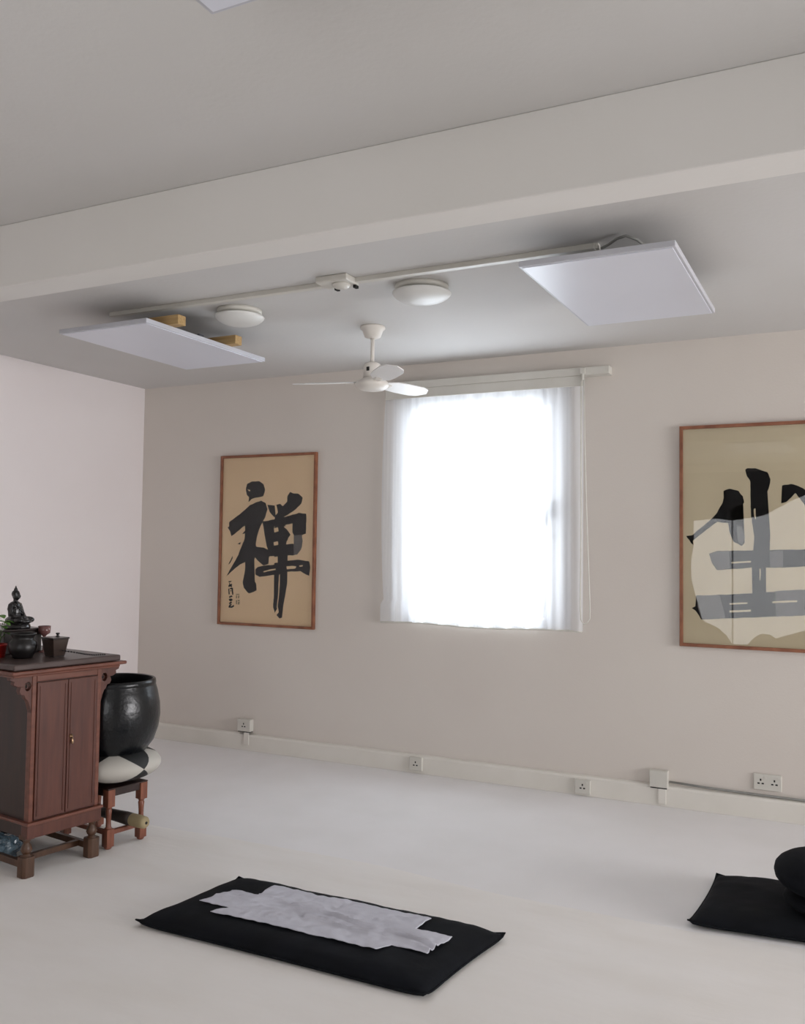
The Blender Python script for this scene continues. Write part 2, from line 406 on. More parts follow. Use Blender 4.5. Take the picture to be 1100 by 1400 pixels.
# ------------------------------------------------------------------ rear window, seen only in the picture glass
win2 = bpy.data.objects.new('window_2', None); C.objects.link(win2)
struct(win2, 'large window behind the viewpoint', 'window')
bm = bmesh.new(); ring(bm, -2.2, 0.55, 0.12, 2.45, 0.05, YF-0.12, YF-0.06)
for xm in (-1.57,): bx(bm, xm-0.008, xm+0.008, YF-0.12, YF-0.06, 0.17, 2.40)
obj('window_frame', bm, M['pvc'], win2)
box_obj('glass_pane', (-2.15, 0.50, YF-0.095, YF-0.088, 0.17, 2.40), M['glass'], win2)
fill_win = bpy.data.objects.new('fill_window', None); C.objects.link(fill_win)  # window added out of view for the side fill light
struct(fill_win, 'added unseen side window that carries the fill light', 'window')
bm = bmesh.new()
for b in ((1.4, 1.45, 0.4, 2.35), (4.95, 5.0, 0.4, 2.35), (1.45, 4.95, 0.4, 0.45), (1.45, 4.95, 2.3, 2.35), (3.18, 3.22, 0.45, 2.3)): bx(bm, XR+0.06, XR+0.12, *b)
obj('window_frame', bm, M['pvc'], fill_win)
box_obj('glass_pane', (XR+0.085, XR+0.092, 1.45, 4.95, 0.45, 2.3), M['glass'], fill_win)
# added drape ring, its hole shaped so the rear window reflects this outline
YP = 5.507                      # picture glass plane
YD = YF+0.06; sc = (2*YP-YD)/YP
outline = [(948,712),(980,709),(1000,712),(1044,705),(1066,693),(1085,683),(1100,677),(1130,668),(1170,668),(1205,690),(1220,740),(1222,790),(1205,835),(1160,850),(1100,862),(1060,873),(1052,868),(1040,866),(1030,872),(1022,881),(1001,881),(993,869),(982,859),(960,848),(952,820),(945,793),(944,768),(948,745)]
bm = bmesh.new(); A = []; B = []
cx_, cz_ = -0.85, 1.35
for (px, py) in outline:
    p = on_y(px, py, YP); X = p.x*sc; Z = CAM_H + (p.z-CAM_H)*sc
    A.append((X, Z))
def outer(X, Z):
    dx, dz = X-cx_, Z-cz_; k = min((1.75 if dx > 0 else 1.75)/max(abs(dx), 1e-4), (1.28 if dz > 0 else 1.30)/max(abs(dz), 1e-4))
    return cx_+dx*k, cz_+dz*k
ra = [bm.verts.new((X, YD, Z)) for X, Z in A]
rm = []; rb = []
for i, (X, Z) in enumerate(A):
    ox, oz = outer(X, Z)
    rm.append(bm.verts.new(((X+ox)/2, YD+0.03*(-1)**i, (Z+oz)/2))); rb.append(bm.verts.new((ox, YD+0.0, oz)))
n = len(A)
for P_, Q_ in ((ra, rm), (rm, rb)):
    for i in range(n): bm.faces.new((P_[i], P_[(i+1) % n], Q_[(i+1) % n], Q_[i])).smooth = True
tag(obj('light_shaping_drape', bm, M['drape']), 'added unseen grey drape shaping the rear window light and its reflection', 'curtain')

# ------------------------------------------------------------------ framed calligraphies
def rough_poly(bm, pts, y, mi=0, jit=0.0016, seg=0.012, seed=0):
    out = []; rnd = random.Random(seed)
    n = len(pts)
    for i in range(n):
        a = Vector((pts[i].x, pts[i].z)); b = Vector((pts[(i+1) % n].x, pts[(i+1) % n].z))
        k = max(1, int((b-a).length/seg)); nrm = Vector((-(b-a).y, (b-a).x)); 
        if nrm.length > 0: nrm.normalize()
        for j in range(k):
            p = a.lerp(b, j/k) + nrm*rnd.uniform(-jit, jit)*(1 if j else 0.4)
            out.append(p)
    vs = [bm.verts.new((p.x, y, p.y)) for p in out]
    f = bm.faces.new(vs); f.material_index = mi
    bmesh.ops.triangulate(bm, faces=[f])
def picture(x0, x1, z0, z1, conv, black, pale, grey, paper, label, seal_polys=()):
    t = thing('framed_calligraphy', label, 'picture', ((x0+x1)/2, YB, z0), 0, None)
    off = Vector(((x0+x1)/2, YB, z0))
    fw, fd = 0.019, 0.028
    bm = bmesh.new()
    for b in ((x0, x0+fw, z0, z1), (x1-fw, x1, z0, z1), (x0+fw, x1-fw, z0, z0+fw), (x0+fw, x1-fw, z1-fw, z1)):
        bx(bm, b[0], b[1], YB-fd, YB-0.001, b[2], b[3])
    bmesh.ops.translate(bm, verts=bm.verts, vec=-off); obj('picture_frame', bm, M['frame_wood'], t, bevel=0.002)
    bm = bmesh.new(); bx(bm, x0+fw, x1-fw, YB-0.012, YB-0.002, z0+fw, z1-fw)
    bmesh.ops.translate(bm, verts=bm.verts, vec=-off); obj('paper', bm, paper, t)
    bm = bmesh.new(); y = YB-0.0124
    for i, p in enumerate(black): rough_poly(bm, [conv(a, b) for a, b in p], y-0.00004*i, 0, seed=i)
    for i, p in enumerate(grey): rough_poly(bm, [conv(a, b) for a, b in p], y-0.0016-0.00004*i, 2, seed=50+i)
    for i, p in enumerate(pale): rough_poly(bm, [conv(a, b) for a, b in p], y-0.0022-0.00004*i, 1, 0.0012, seed=90+i)
    bmesh.ops.translate(bm, verts=bm.verts, vec=-off)
    obj('calligraphy', bm, [M['ink'], paper, M['ink_glare']], t)
    if seal_polys:
        bm = bmesh.new()
        for i, p in enumerate(seal_polys): rough_poly(bm, [conv(a, b) for a, b in p], y, 0, 0.0004, seed=i)
        bmesh.ops.translate(bm, verts=bm.verts, vec=-off); s = obj('seal_stamp', bm, M['seal'], t); s['label'] = 'two small faded square seals'
    bm = bmesh.new(); bx(bm, x0+fw, x1-fw, YB-0.0225, YB-0.0205, z0+fw, z1-fw)
    bmesh.ops.translate(bm, verts=bm.verts, vec=-off); obj('glass_pane', bm, M['picture_glass'], t)
    return t
YI = YB-0.0124
c1 = lambda a, b: on_y(280+a/5.0, 600+b/5.0, YI)
black1 = [
 [(280,345),(288,308),(325,290),(345,292),(372,289),(402,312),(411,350),(398,392),(372,398),(340,404),(318,412),(298,432),(306,404),(285,380)],
 [(165,570),(205,540),(250,505),(310,452),(350,434),(385,422),(415,438),(428,480),(412,535),(388,580),(368,625),(352,680),(345,735),(300,760),(268,740),(280,660),(300,580),(262,600),(215,640),(182,666),(172,630),(155,605),(172,596)],
 [(300,600),(352,600),(345,720),(352,738),(400,742),(430,757),(442,785),(436,852),(402,866),(368,838),(340,808),(300,830),(240,858),(200,890),(145,942),(190,862),(225,800),(250,735),(280,662)],
 [(275,780),(345,780),(334,850),(322,900),(330,960),(350,988),(353,1035),(322,1050),(300,1056),(266,1020),(258,980),(274,900),(280,840)],
 [(427,450),(480,455),(515,444),(532,460),(560,430),(578,402),(563,394),(582,362),(604,374),(640,375),(668,402),(660,440),(622,480),(562,522),(522,545),(470,532),(442,500)],
 [(392,563),(440,565),(475,552),(474,640),(482,765),(445,766),(424,740),(406,640)],
 [(395,566),(500,545),(520,540),(605,518),(640,506),(692,512),(692,560),(605,578),(540,590),(500,600),(400,596)],
 [(598,516),(684,510),(694,530),(690,648),(660,658),(610,660),(598,640)],
 [(478,500),(522,530),(532,560),(560,610),(586,655),(560,690),(556,760),(560,900),(562,985),(545,1085),(532,1160),(527,1222),(510,1228),(500,1190),(478,1192),(466,1150),(470,1090),(486,1020),(488,900),(498,760),(500,690)],
 [(468,638),(560,650),(565,702),(436,708),(430,670)],
 [(424,728),(500,722),(600,716),(618,730),(650,762),(630,792),(600,797),(560,795),(500,802),(440,802)],
 [(345,892),(362,876),(405,866),(500,858),(560,832),(640,826),(712,838),(720,880),(713,936),(692,928),(655,905),(560,908),(500,924),(420,938),(372,944),(345,925)],
 [(160,860),(188,800),(190,815),(172,850)], [(255,650),(278,625),(272,648)], [(222,718),(246,706),(240,722)],
 # small signature column
 [(162,972),(182,970),(180,978),(164,982)], [(166,985),(172,985),(172,1000),(166,1000)], [(160,1002),(186,990),(180,1004),(184,1018),(174,1008),(162,1014)],
 [(160,1024),(167,1022),(170,1062),(162,1064)], [(170,1020),(192,1018),(194,1066),(187,1066),(186,1028),(171,1028)], [(174,1036),(182,1036),(182,1042),(174,1042)],
 [(166,1076),(184,1070),(190,1080),(176,1084),(168,1090)], [(164,1096),(180,1090),(192,1100),(176,1112),(166,1106)],
 [(164,1122),(182,1112),(186,1120),(170,1132)], [(168,1134),(186,1128),(176,1146),(198,1134),(200,1146),(184,1156),(160,1152)],
]
pale1 = [
 [(472,612),(500,604),(505,632),(476,640)], [(470,706),(500,700),(502,724),(474,730)],
 [(540,600),(592,586),(598,640),(588,656),(562,620)], [(560,700),(588,664),(600,700),(590,718),(556,722)],
 [(438,812),(498,804),(498,846),(436,858)],
 [(478,456),(490,454),(500,505),(484,522)],
 [(400,906),(440,894),(484,886),(484,896),(440,904),(402,912)], [(558,872),(600,868),(626,872),(620,886),(562,892)],
 [(508,930),(514,925),(512,1010),(504,1100),(497,1160),(492,1155),(502,1060)], [(478,1190),(500,1150),(506,1185),(490,1205)],
 [(292,346),(312,350),(308,360)], [(645,866),(670,862),(668,872),(648,874)],
]
grey1 = [[(608,660),(664,656),(669,700),(664,735),(652,765),(628,792),(608,792)]]  # window reflection over the ink, painted as a lighter grey patch
seal1 = [[(212,1060),(236,1060),(236,1066),(212,1066)], [(212,1070),(220,1070),(220,1090),(212,1090)], [(226,1072),(236,1070),(234,1090),(226,1090)],
         [(212,1102),(220,1102),(220,1130),(212,1130)], [(224,1100),(238,1100),(238,1108),(224,1110)], [(226,1114),(238,1112),(236,1132),(224,1132)]]
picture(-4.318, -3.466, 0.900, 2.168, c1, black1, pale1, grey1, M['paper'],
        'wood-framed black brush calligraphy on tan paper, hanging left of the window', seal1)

c2 = lambda a, b: on_y(900+a/4.12, 560+b/4.12, YI)
black2 = [
 [(488,338),(500,330),(545,330),(575,342),(612,352),(630,392),(624,430),(612,460),(614,580),(628,700),(625,790),(604,880),(592,1010),(606,1168),(520,1168),(540,1010),(525,880),(545,760),(520,590),(515,400),(498,378)],
 [(365,458),(400,445),(450,458),(474,488),(482,525),(460,542),(430,545),(410,560),(402,585),(418,622),(450,690),(480,712),(484,750),(468,768),(420,742),(400,690),(392,640),(330,632),(240,700),(190,740),(196,762),(182,752),(155,712),(188,708),(280,632),(322,590),(358,530),(380,475)],
 [(695,428),(745,418),(785,430),(812,442),(845,470),(900,560),(980,660),(1060,720),(1020,750),(930,690),(860,600),(810,520),(770,470),(720,520),(690,528),(705,480)],
 [(285,812),(330,796),(520,794),(700,790),(830,788),(880,800),(880,880),(700,890),(520,890),(330,905),(300,862)],
 [(186,1118),(206,1108),(212,1048),(400,1042),(590,1030),(830,1020),(1040,1010),(1050,1150),(830,1160),(600,1168),(400,1176),(240,1182),(228,1160),(204,1130)],
]
pale2 = [[(410,858),(520,852),(520,862),(410,866)], [(400,1090),(500,1086),(500,1094),(400,1098)], [(640,1080),(780,1074),(780,1084),(640,1090)], [(400,1132),(520,1126),(520,1138),(400,1142)], [(536,560),(546,556),(548,620),(538,600)], [(568,895),(574,895),(574,960),(568,960)]]
grey2 = [[(284,815),(330,800),(400,797),(400,895),(335,902),(305,864)], [(214,1050),(345,1046),(375,1176),(242,1180),(220,1110)], [(628,800),(700,792),(700,885),(628,888)], [(440,650),(470,665),(486,720),(470,765),(446,740)], [(655,1022),(830,1014),(830,1158),(660,1166)]]  # ink under the bright reflection, its veil painted in as grey
picture(-0.945, -0.085, 0.930, 2.222, c2, black2, pale2, grey2, M['paper2'],
        'wood-framed brush calligraphy right of the window with a bright reflection in its glass')

# ------------------------------------------------------------------ ceiling heaters
def heater(x0, y0, battens, label, zc=2.59, full=True):
    w, d = 0.605, 1.02
    t = thing('heating_panel', label, 'heating panel', (x0+w/2, y0+d/2, zc), 0, None)
    bm = bmesh.new(); bx(bm, -w/2, w/2, -d/2, d/2, 0, 0.024); obj('panel_body', bm, M['heater_edge'], t, bevel=0.003)
    bm = bmesh.new(); bx(bm, -w/2+0.012, w/2-0.012, -d/2+0.012, d/2-0.012, -0.003, 0.004); f_ = obj('glass_face', bm, M['heater'], t, bevel=0.001)
    for yb in battens:
        bm = bmesh.new(); bx(bm, -w/2+0.03, w/2+0.065, yb-0.03, yb+0.03, 0.024, 0.074)
        b_ = obj('wooden_batten', bm, M['pine'], t, bevel=0.002)
    bm = bmesh.new(); bx(bm, -w/2+0.10, w/2-0.10, -d/2+0.09, d/2-0.12, 0.024, 0.052); obj('gap_shade_block', bm, M['dark'], t)  # dark block added to darken the gap above the panel
    for sx in (-0.12, -0.02):
        for yb in (0.0, 0.30):
            bm = bmesh.new(); bx(bm, sx-0.008, sx+0.008, yb-0.02, yb+0.02, 0.05, ZC-zc-0.0005); obj('ceiling_bracket', bm, M['grey_metal'], t)
    return t
heater(-3.787, 3.44, (0.17-0.24+0.0-0.25+0.0, 0.16), 'flat white ceiling heating panel on pine battens, nearest the left wall')
heater(-1.198, 3.375, (), 'glossy white ceiling heating panel above the right side of the window wall')
heater(-1.222, 0.475, (), 'white ceiling heating panel nearest the viewer, only its corner in view at the top')

# conduit with junction plate
t = thing('cable_trunking', 'narrow white trunking run along the ceiling between two heating panels', 'trunking', (-2.3, 3.665, ZC))
bm = bmesh.new(); bx(bm, -1.34, 1.35, -0.018, 0.018, -0.022, 0.0); obj('trunking_run', bm, M['plastic'], t, bevel=0.002)
bm = bmesh.new(); bx(bm, 1.05, 1.335, -0.024, 0.024, -0.024, -0.0); obj('trunking_end', bm, M['plastic'], t, bevel=0.002)
bm = bmesh.new()
tube(bm, [(1.36, 0.0, -0.02), (1.40, -0.04, -0.022), (1.44, -0.075, -0.016), (1.48, -0.09, -0.014), (1.52, -0.07, -0.03), (1.56, -0.02, -0.06), (1.60, 0.0, -0.09)], 0.006, 8)
obj('heater_cable', bm, M['cable'], t)
t = thing('junction_box', 'small white junction plate on the ceiling in the middle of the trunking', 'junction box', (-2.185, 3.63, ZC))
bm = bmesh.new(); bx(bm, -0.085, 0.085, -0.065, 0.055, -0.030, 0); obj('box_cover', bm, M['plastic'], t, bevel=0.006)
bm = bmesh.new(); lathe(bm, [(0, -0.05), (0.03, -0.048), (0.042, -0.038), (0.044, -0.03)], 24, (0.02, 0.0, 0)); obj('round_cap', bm, M['plastic'], t)
for xa in (-0.035, 0.066):
    bm = bmesh.new(); bx(bm, xa, xa+0.015, 0.03, 0.058, -0.043, -0.03); obj('cable_clip', bm, M['dark'], t)

# round lamps
def dome(x, y, r, label):
    t = thing('ceiling_lamp', label, 'ceiling lamp', (x, y, ZC), 0, None)
    bm = bmesh.new(); lathe(bm, [(r*0.90, 0), (r*0.90, -0.016), (r*0.80, -0.024), (0, -0.024)], 40); obj('lamp_base', bm, M['plastic'], t)
    bm = bmesh.new()
    pr = [(r*0.5, -0.026), (r*0.98, -0.034), (r, -0.037)]
    for i in range(1, 9):
        a = i/8*PI/2; pr.append((r*math.cos(a)**0.8 if i < 8 else 0, -0.037-0.045*math.sin(a)**1.25))
    lathe(bm, pr, 40, cap=False); obj('lamp_shade', bm, M['opal'], t)
dome(-2.955, 3.90, 0.132, 'opal dome ceiling lamp, unlit, beside the left heating panel')
dome(-1.875, 3.90, 0.143, 'opal dome ceiling lamp, unlit, between the junction plate and the right heating panel')

# ------------------------------------------------------------------ ceiling fan
t = thing('ceiling_fan', 'small white three-blade ceiling fan in front of the window', 'fan', (-2.47, 4.50, ZC))
bm = bmesh.new(); lathe(bm, [(0.070, 0), (0.072, -0.012), (0.060, -0.022), (0.046, -0.060), (0.024, -0.070), (0, -0.070)], 28); obj('canopy', bm, M['fan'], t)
bm = bmesh.new(); lathe(bm, [(0.011, -0.065), (0.011, -0.215)], 16); obj('down_rod', bm, M['fan'], t)
bm = bmesh.new(); lathe(bm, [(0, -0.205), (0.028, -0.207), (0.045, -0.216), (0.050, -0.235), (0.050, -0.292), (0, -0.292)], 28); mh = obj('motor_housing', bm, M['fan'], t)
bm = bmesh.new(); bx(bm, 0.010, 0.028, -0.052, -0.046, -0.262, -0.240, mtx=Matrix.Rotation(-0.35, 4, 'Z')); obj('switch', bm, M['dark'], t)
bm = bmesh.new(); lathe(bm, [(0.046, -0.292), (0.050, -0.298), (0.090, -0.318), (0.096, -0.330), (0.092, -0.345), (0.070, -0.362), (0.040, -0.368), (0, -0.368)], 36); obj('rotor', bm, M['fan'], t)
blade_out = [(0.10, -0.028), (0.16, -0.058), (0.24, -0.066), (0.38, -0.066), (0.435, -0.050), (0.475, 0.0), (0.435, 0.050), (0.38, 0.066), (0.24, 0.066), (0.16, 0.058), (0.10, 0.028)]
base_az = math.atan2(CR.y, CR.x)
for k, ang in enumerate((168, 288, 48)):
    az = base_az + math.radians(ang)
    mx = Matrix.Rotation(az, 4, 'Z') @ Matrix.Translation((0, 0, -0.318)) @ Matrix.Rotation(math.radians(-13), 4, 'X')
    bm = bmesh.new(); prism(bm, blade_out, 'xy', -0.003, 0.003, mtx=mx); b_ = obj('blade', bm, M['fan_blade'], t, bevel=0.001)
    bm = bmesh.new(); bx(bm, 0.06, 0.15, -0.016, 0.016, -0.009, -0.003, mtx=mx); obj('blade_arm', bm, M['fan'], b_)

# ------------------------------------------------------------------ sockets on the window wall
def holes(bm, cx, cz, y, s=1.0):
    for dx, dz, w, h in ((0, 0.012, 0.004, 0.006), (-0.011, -0.008, 0.006, 0.004), (0.011, -0.008, 0.006, 0.004)):
        bx(bm, cx+(dx-w)*s, cx+(dx+w)*s, y-0.0008, y+0.001, cz+(dz-h)*s, cz+(dz+h)*s)
def socket(xc, zc, w, h, d, ybase, label, cat='socket', hs=(0,), name='wall_socket', stub=False):
    t = thing(name, label, cat, (xc, ybase, zc-h/2))
    bm = bmesh.new(); bx(bm, -w/2, w/2, -d, 0, 0, h); obj('face_plate', bm, M['plastic'], t, bevel=0.004)
    for a in hs:
        bm = bmesh.new(); holes(bm, a, h*0.5, -d-0.0002); obj('pin_holes', bm, M['dark'], t)
        bm = bmesh.new(); bx(bm, a-0.006+0.024, a+0.006+0.024, -d-0.003, -d, h*0.72, h*0.86); obj('switch', bm, M['plastic'], t, bevel=0.001)
    if stub:
        bm = bmesh.new(); bx(bm, -0.022+stub, 0.022+stub, -(d-0.006), -0.0305, -0.095, -0.004); obj('cable_cover', bm, M['skirt'], t, bevel=0.002)
        bm = bmesh.new(); bx(bm, -w*0.45, w*0.45, -d+0.004, -0.001, -0.006, 0.0); obj('shadow_gap', bm, M['dark'], t)
    return t
socket(-4.04, 0.175, 0.115, 0.088, 0.045, YB, 'white wall socket above the skirting below the left calligraphy', stub=0.02)
socket(-2.637, 0.058, 0.095, 0.088, 0.022, YB-0.030, 'white socket set on the skirting below the left side of the window')
socket(-1.512, 0.050, 0.095, 0.086, 0.022, YB-0.030, 'white socket set on the skirting with dark pin holes, right of the window')
socket(-1.062, 0.150, 0.105, 0.098, 0.045, YB, 'blank white junction box above the skirting beside the double socket', 'junction box', (), 'junction_box', stub=0.02)
socket(-0.470, 0.196, 0.148, 0.090, 0.012, YB, 'white double wall socket below the right calligraphy', hs=(-0.036, 0.036))
bm = bmesh.new(); tube(bm, [(-1.005, YB-0.012, 0.135), (-0.8, YB-0.014, 0.128), (-0.5, YB-0.013, 0.123), (0, YB-0.013, 0.121), (1.0, YB-0.013, 0.121)], 0.0065, 8)  # thin grey tube stands in for the shaded gap above the skirting
tag(obj('skirting_gap_line', bm, M['cable']), 'grey line standing in for the shaded gap along the skirting top under the double socket', 'cable')

# ------------------------------------------------------------------ zabuton mats
def mat_height(u, v, th):
    eu = max(0, 1-abs(u)**9); ev = max(0, 1-abs(v)**6)
    return th*(eu*ev)**0.55
def zabuton(cx, cy, w, d, th, rz, label, nm='meditation_mat', shear=0.0):
    t = thing(nm, label, 'mat', (cx, cy, 0), rz)
    bm = bmesh.new(); NU, NV = 80, 44
    def pt(i, j, side):
        u = -1+2*i/NU; v = -1+2*j/NV
        # edges draw in slightly between the pointed corners
        x = u*w/2*(1-0.018*(1-v*v)*abs(u)**3); y = v*d/2*(1-0.022*(1-u*u)*abs(v)**3); x += shear*v/2
        hh = mat_height(u, v, th)
        if side: z = 0.012 + hh + 0.005*noise.noise(Vector((x*7+cx, y*7, 1.0)))*min(1, hh/th*1.5) + 0.0025*noise.noise(Vector((x*22, y*14, 4.0)))
        else: z = max(0.0005, 0.012 - 0.014*min(1, hh/th*2))
        if i in (0, NU) or j in (0, NV): z = 0.012 + 0.014*(abs(u)*abs(v))**12
        return (x, y, z)
    top = [[bm.verts.new(pt(i, j, 1)) for j in range(NV+1)] for i in range(NU+1)]
    bot = [[(top[i][j] if (i in (0, NU) or j in (0, NV)) else bm.verts.new(pt(i, j, 0))) for j in range(NV+1)] for i in range(NU+1)]
    for i in range(NU):
        for j in range(NV):
            bm.faces.new((top[i][j], top[i+1][j], top[i+1][j+1], top[i][j+1])).smooth = True
            bm.faces.new((bot[i][j], bot[i][j+1], bot[i+1][j+1], bot[i+1][j])).smooth = True
    obj('mat_cushion', bm, M['black_cloth'], t)
    bm = bmesh.new()
    loop = []
    def ed(u, v):
        return (u*w/2*(1-0.018*(1-v*v)*abs(u)**3)+shear*v/2, v*d/2*(1-0.022*(1-u*u)*abs(v)**3), 0.012+0.014*(abs(u)*abs(v))**12)
    K = 30
    for k in range(K): loop.append(ed(-1+2*k/K, -1))
    for k in range(K): loop.append(ed(1, -1+2*k/K))
    for k in range(K): loop.append(ed(1-2*k/K, 1))
    for k in range(K): loop.append(ed(-1, 1-2*k/K))
    tube(bm, loop, 0.0035, 6, closed=True); obj('seam_piping', bm, M['black_cloth'], t)
    return t
MC = (-1.854, 3.018); MW, MD, MT = 1.235, 0.565, 0.050
zabuton(MC[0], MC[1], MW, MD, MT, 0.0, 'black padded floor mat under the pale cloth, nearest the viewer', shear=0.064)
# pale folded cloth on the mat
cl = [(-2.344,2.930),(-2.305,3.087),(-2.172,3.084),(-2.180,3.208),(-1.467,3.219),(-1.470,3.091),(-1.331,3.105),(-1.352,2.938),(-1.490,2.934),(-1.520,2.872),(-2.239,2.866),(-2.199,2.927)]
bm = bmesh.new(); vs = [bm.verts.new((x, y, 0)) for x, y in cl]; bm.faces.new(vs)
for k in range(1, 124):
    x = -2.36+k*0.0085
    bmesh.ops.bisect_plane(bm, geom=bm.verts[:]+bm.edges[:]+bm.faces[:], plane_co=(x, 0, 0), plane_no=(1, 0, 0))
for k in range(1, 56):
    y = 2.86+k*0.0068
    bmesh.ops.bisect_plane(bm, geom=bm.verts[:]+bm.edges[:]+bm.faces[:], plane_co=(0, y, 0), plane_no=(0, 1, 0))
for v in bm.verts:
    x, y = v.co.x, v.co.y; u = (x-MC[0]-0.064*(y-MC[1])/MD)*2/MW; w_ = (y-MC[1])*2/MD
    base = 0.012 + mat_height(u, w_, MT) + 0.010
    cr = 0.014*max(0, 1-abs(y-(3.05-0.10*(x+1.8)+0.01*math.sin(x*20)))/0.011) * (1 if x > -2.0 else 0.3)
    cr += 0.013*max(0, 1-abs(y-(2.985-0.06*(x+1.8)+0.012*math.sin(x*17+1)))/0.010)*(1 if x > -1.9 else 0.2)
    v.co.z = base + cr + 0.006*noise.noise(Vector((x*9, y*18, 2.2))) + 0.0035*noise.noise(Vector((x*34, y*40, 6)))
r_ = bmesh.ops.extrude_face_region(bm, geom=bm.faces[:])
for e in r_['geom']:
    if isinstance(e, bmesh.types.BMVert): e.co.z -= 0.0022
for f in bm.faces: f.smooth = True
o = obj('pale_cloth', bm, M['grey_cloth'])
o.data.transform(Matrix.Translation((-MC[0], -MC[1], -0.06))); o.location = (MC[0], MC[1]-0.013, 0.058)
tag(o, 'pale grey creased cloth with stepped corners lying on the middle black mat', 'cloth')

zabuton(0.012, 4.125, 1.235, 0.60, 0.048, math.radians(5.5), 'black padded floor mat at the right edge, carrying a round black cushion', shear=0.085)
def cushion_prof(r, h, k=2.4, n=14):
    pr = []
    for i in range(n+1):
        a = -PI/2 + PI*i/n
        pr.append((r*abs(math.cos(a))**(2/k) if 0 < i < n else 0, h/2 + h/2*(1 if a > 0 else -1)*abs(math.sin(a))**(2/k)))
    return pr
t = thing('meditation_cushion', 'round black cushion on the floor mat at the right edge', 'cushion', (-0.100, 4.05, 0.060))
bm = bmesh.new(); lathe(bm, cushion_prof(0.222, 0.170, 2.3), 48, (0, 0, 0.052)); obj('cushion_top', bm, M['black_cloth'], t)
bm = bmesh.new(); lathe(bm, cushion_prof(0.190, 0.066, 2.6), 48); obj('cushion_base', bm, M['black_cloth'], t)

# ------------------------------------------------------------------ altar cabinet
A8 = math.radians(-8)
cab = thing('altar_cabinet', 'reddish-brown wooden altar cabinet with carved brackets and turned legs at the left edge', 'cabinet', (-3.262, 3.075, 0), A8)
# local: front face x=0 plane looking +x, width along y, depth towards -x
W2 = 0.182; DP = 0.60
def leg_prof(zt, zb, rt):
    L = zt-zb
    return [(rt*0.55, zb), (rt*0.62, zb+L*0.04), (rt*0.55, zb+L*0.10), (rt*0.85, zb+L*0.22), (rt*0.98, zb+L*0.36), (rt*0.86, zb+L*0.55), (rt*0.55, zb+L*0.76), (rt*0.42, zb+L*0.86), (rt*0.62, zb+L*0.93), (rt*0.66, zb+L)]
bm = bmesh.new(); bx(bm, -DP, 0, -W2+0.004, W2-0.004, 0.185, 0.885); obj('cabinet_body', bm, M['cab_dark'], cab, bevel=0.003)
# front posts and rails
bm = bmesh.new(); bx(bm, -0.03, 0.006, -W2, -W2+0.022, 0.24, 0.885); bx(bm, -0.03, 0.006, W2-0.022, W2, 0.24, 0.885)
bx(bm, -0.03, 0.006, -W2+0.022, W2-0.022, 0.855, 0.885); obj('front_frame', bm, M['cab_edge'], cab, bevel=0.004)
bm = bmesh.new(); bx(bm, -0.03, 0.018, -W2-0.012, W2+0.012, 0.170, 0.228); obj('bottom_rail', bm, M['cab'], cab, bevel=0.005)
bm = bmesh.new(); bx(bm, -DP-0.01, 0.026, -W2-0.016, W2+0.016, 0.228, 0.242); obj('ledge_moulding', bm, M['cab_edge'], cab, bevel=0.004)
bm = bmesh.new(); bx(bm, -DP, -0.03, -W2-0.004, -W2+0.02, 0.170, 0.228); bx(bm, -DP, -0.03, W2-0.02, W2+0.004, 0.170, 0.228); obj('side_rail', bm, M['cab_dark'], cab, bevel=0.003)
for s, y0, y1 in (('l', -W2+0.024, -0.0015), ('r', 0.0015, W2-0.024)):
    bm = bmesh.new(); bx(bm, 0.0, 0.010, y0, y1, 0.246, 0.852)
    d = obj('door', bm, M['cab'], cab, bevel=0.003)
    bm = bmesh.new()
    e = 0.012
    for b in ((y0+e, y0+e+0.004, 0.262, 0.836), (y1-e-0.004, y1-e, 0.262, 0.836)): bx(bm, 0.0095, 0.0125, *b)
    obj('panel_bead', bm, M['cab'], d)
    if s == 'r':
        bm = bmesh.new(); lathe(bm, [(0, 0), (0.010, 0), (0.011, 0.003), (0.005, 0.006), (0.004, 0.012), (0, 0.013)], 16, mtx=Matrix.Translation((0.010, 0.020, 0.590)) @ Matrix.Rotation(PI/2, 4, 'Y'))
        lathe(bm, [(0, -0.034), (0.0045, -0.030), (0.006, -0.022), (0.003, -0.010), (0.002, 0.0), (0, 0.0)], 12, (0.022, 0.020, 0.588))
        hh = obj('drop_handle', bm, M['brass'], d); hh['label'] = 'small brass drop handle'
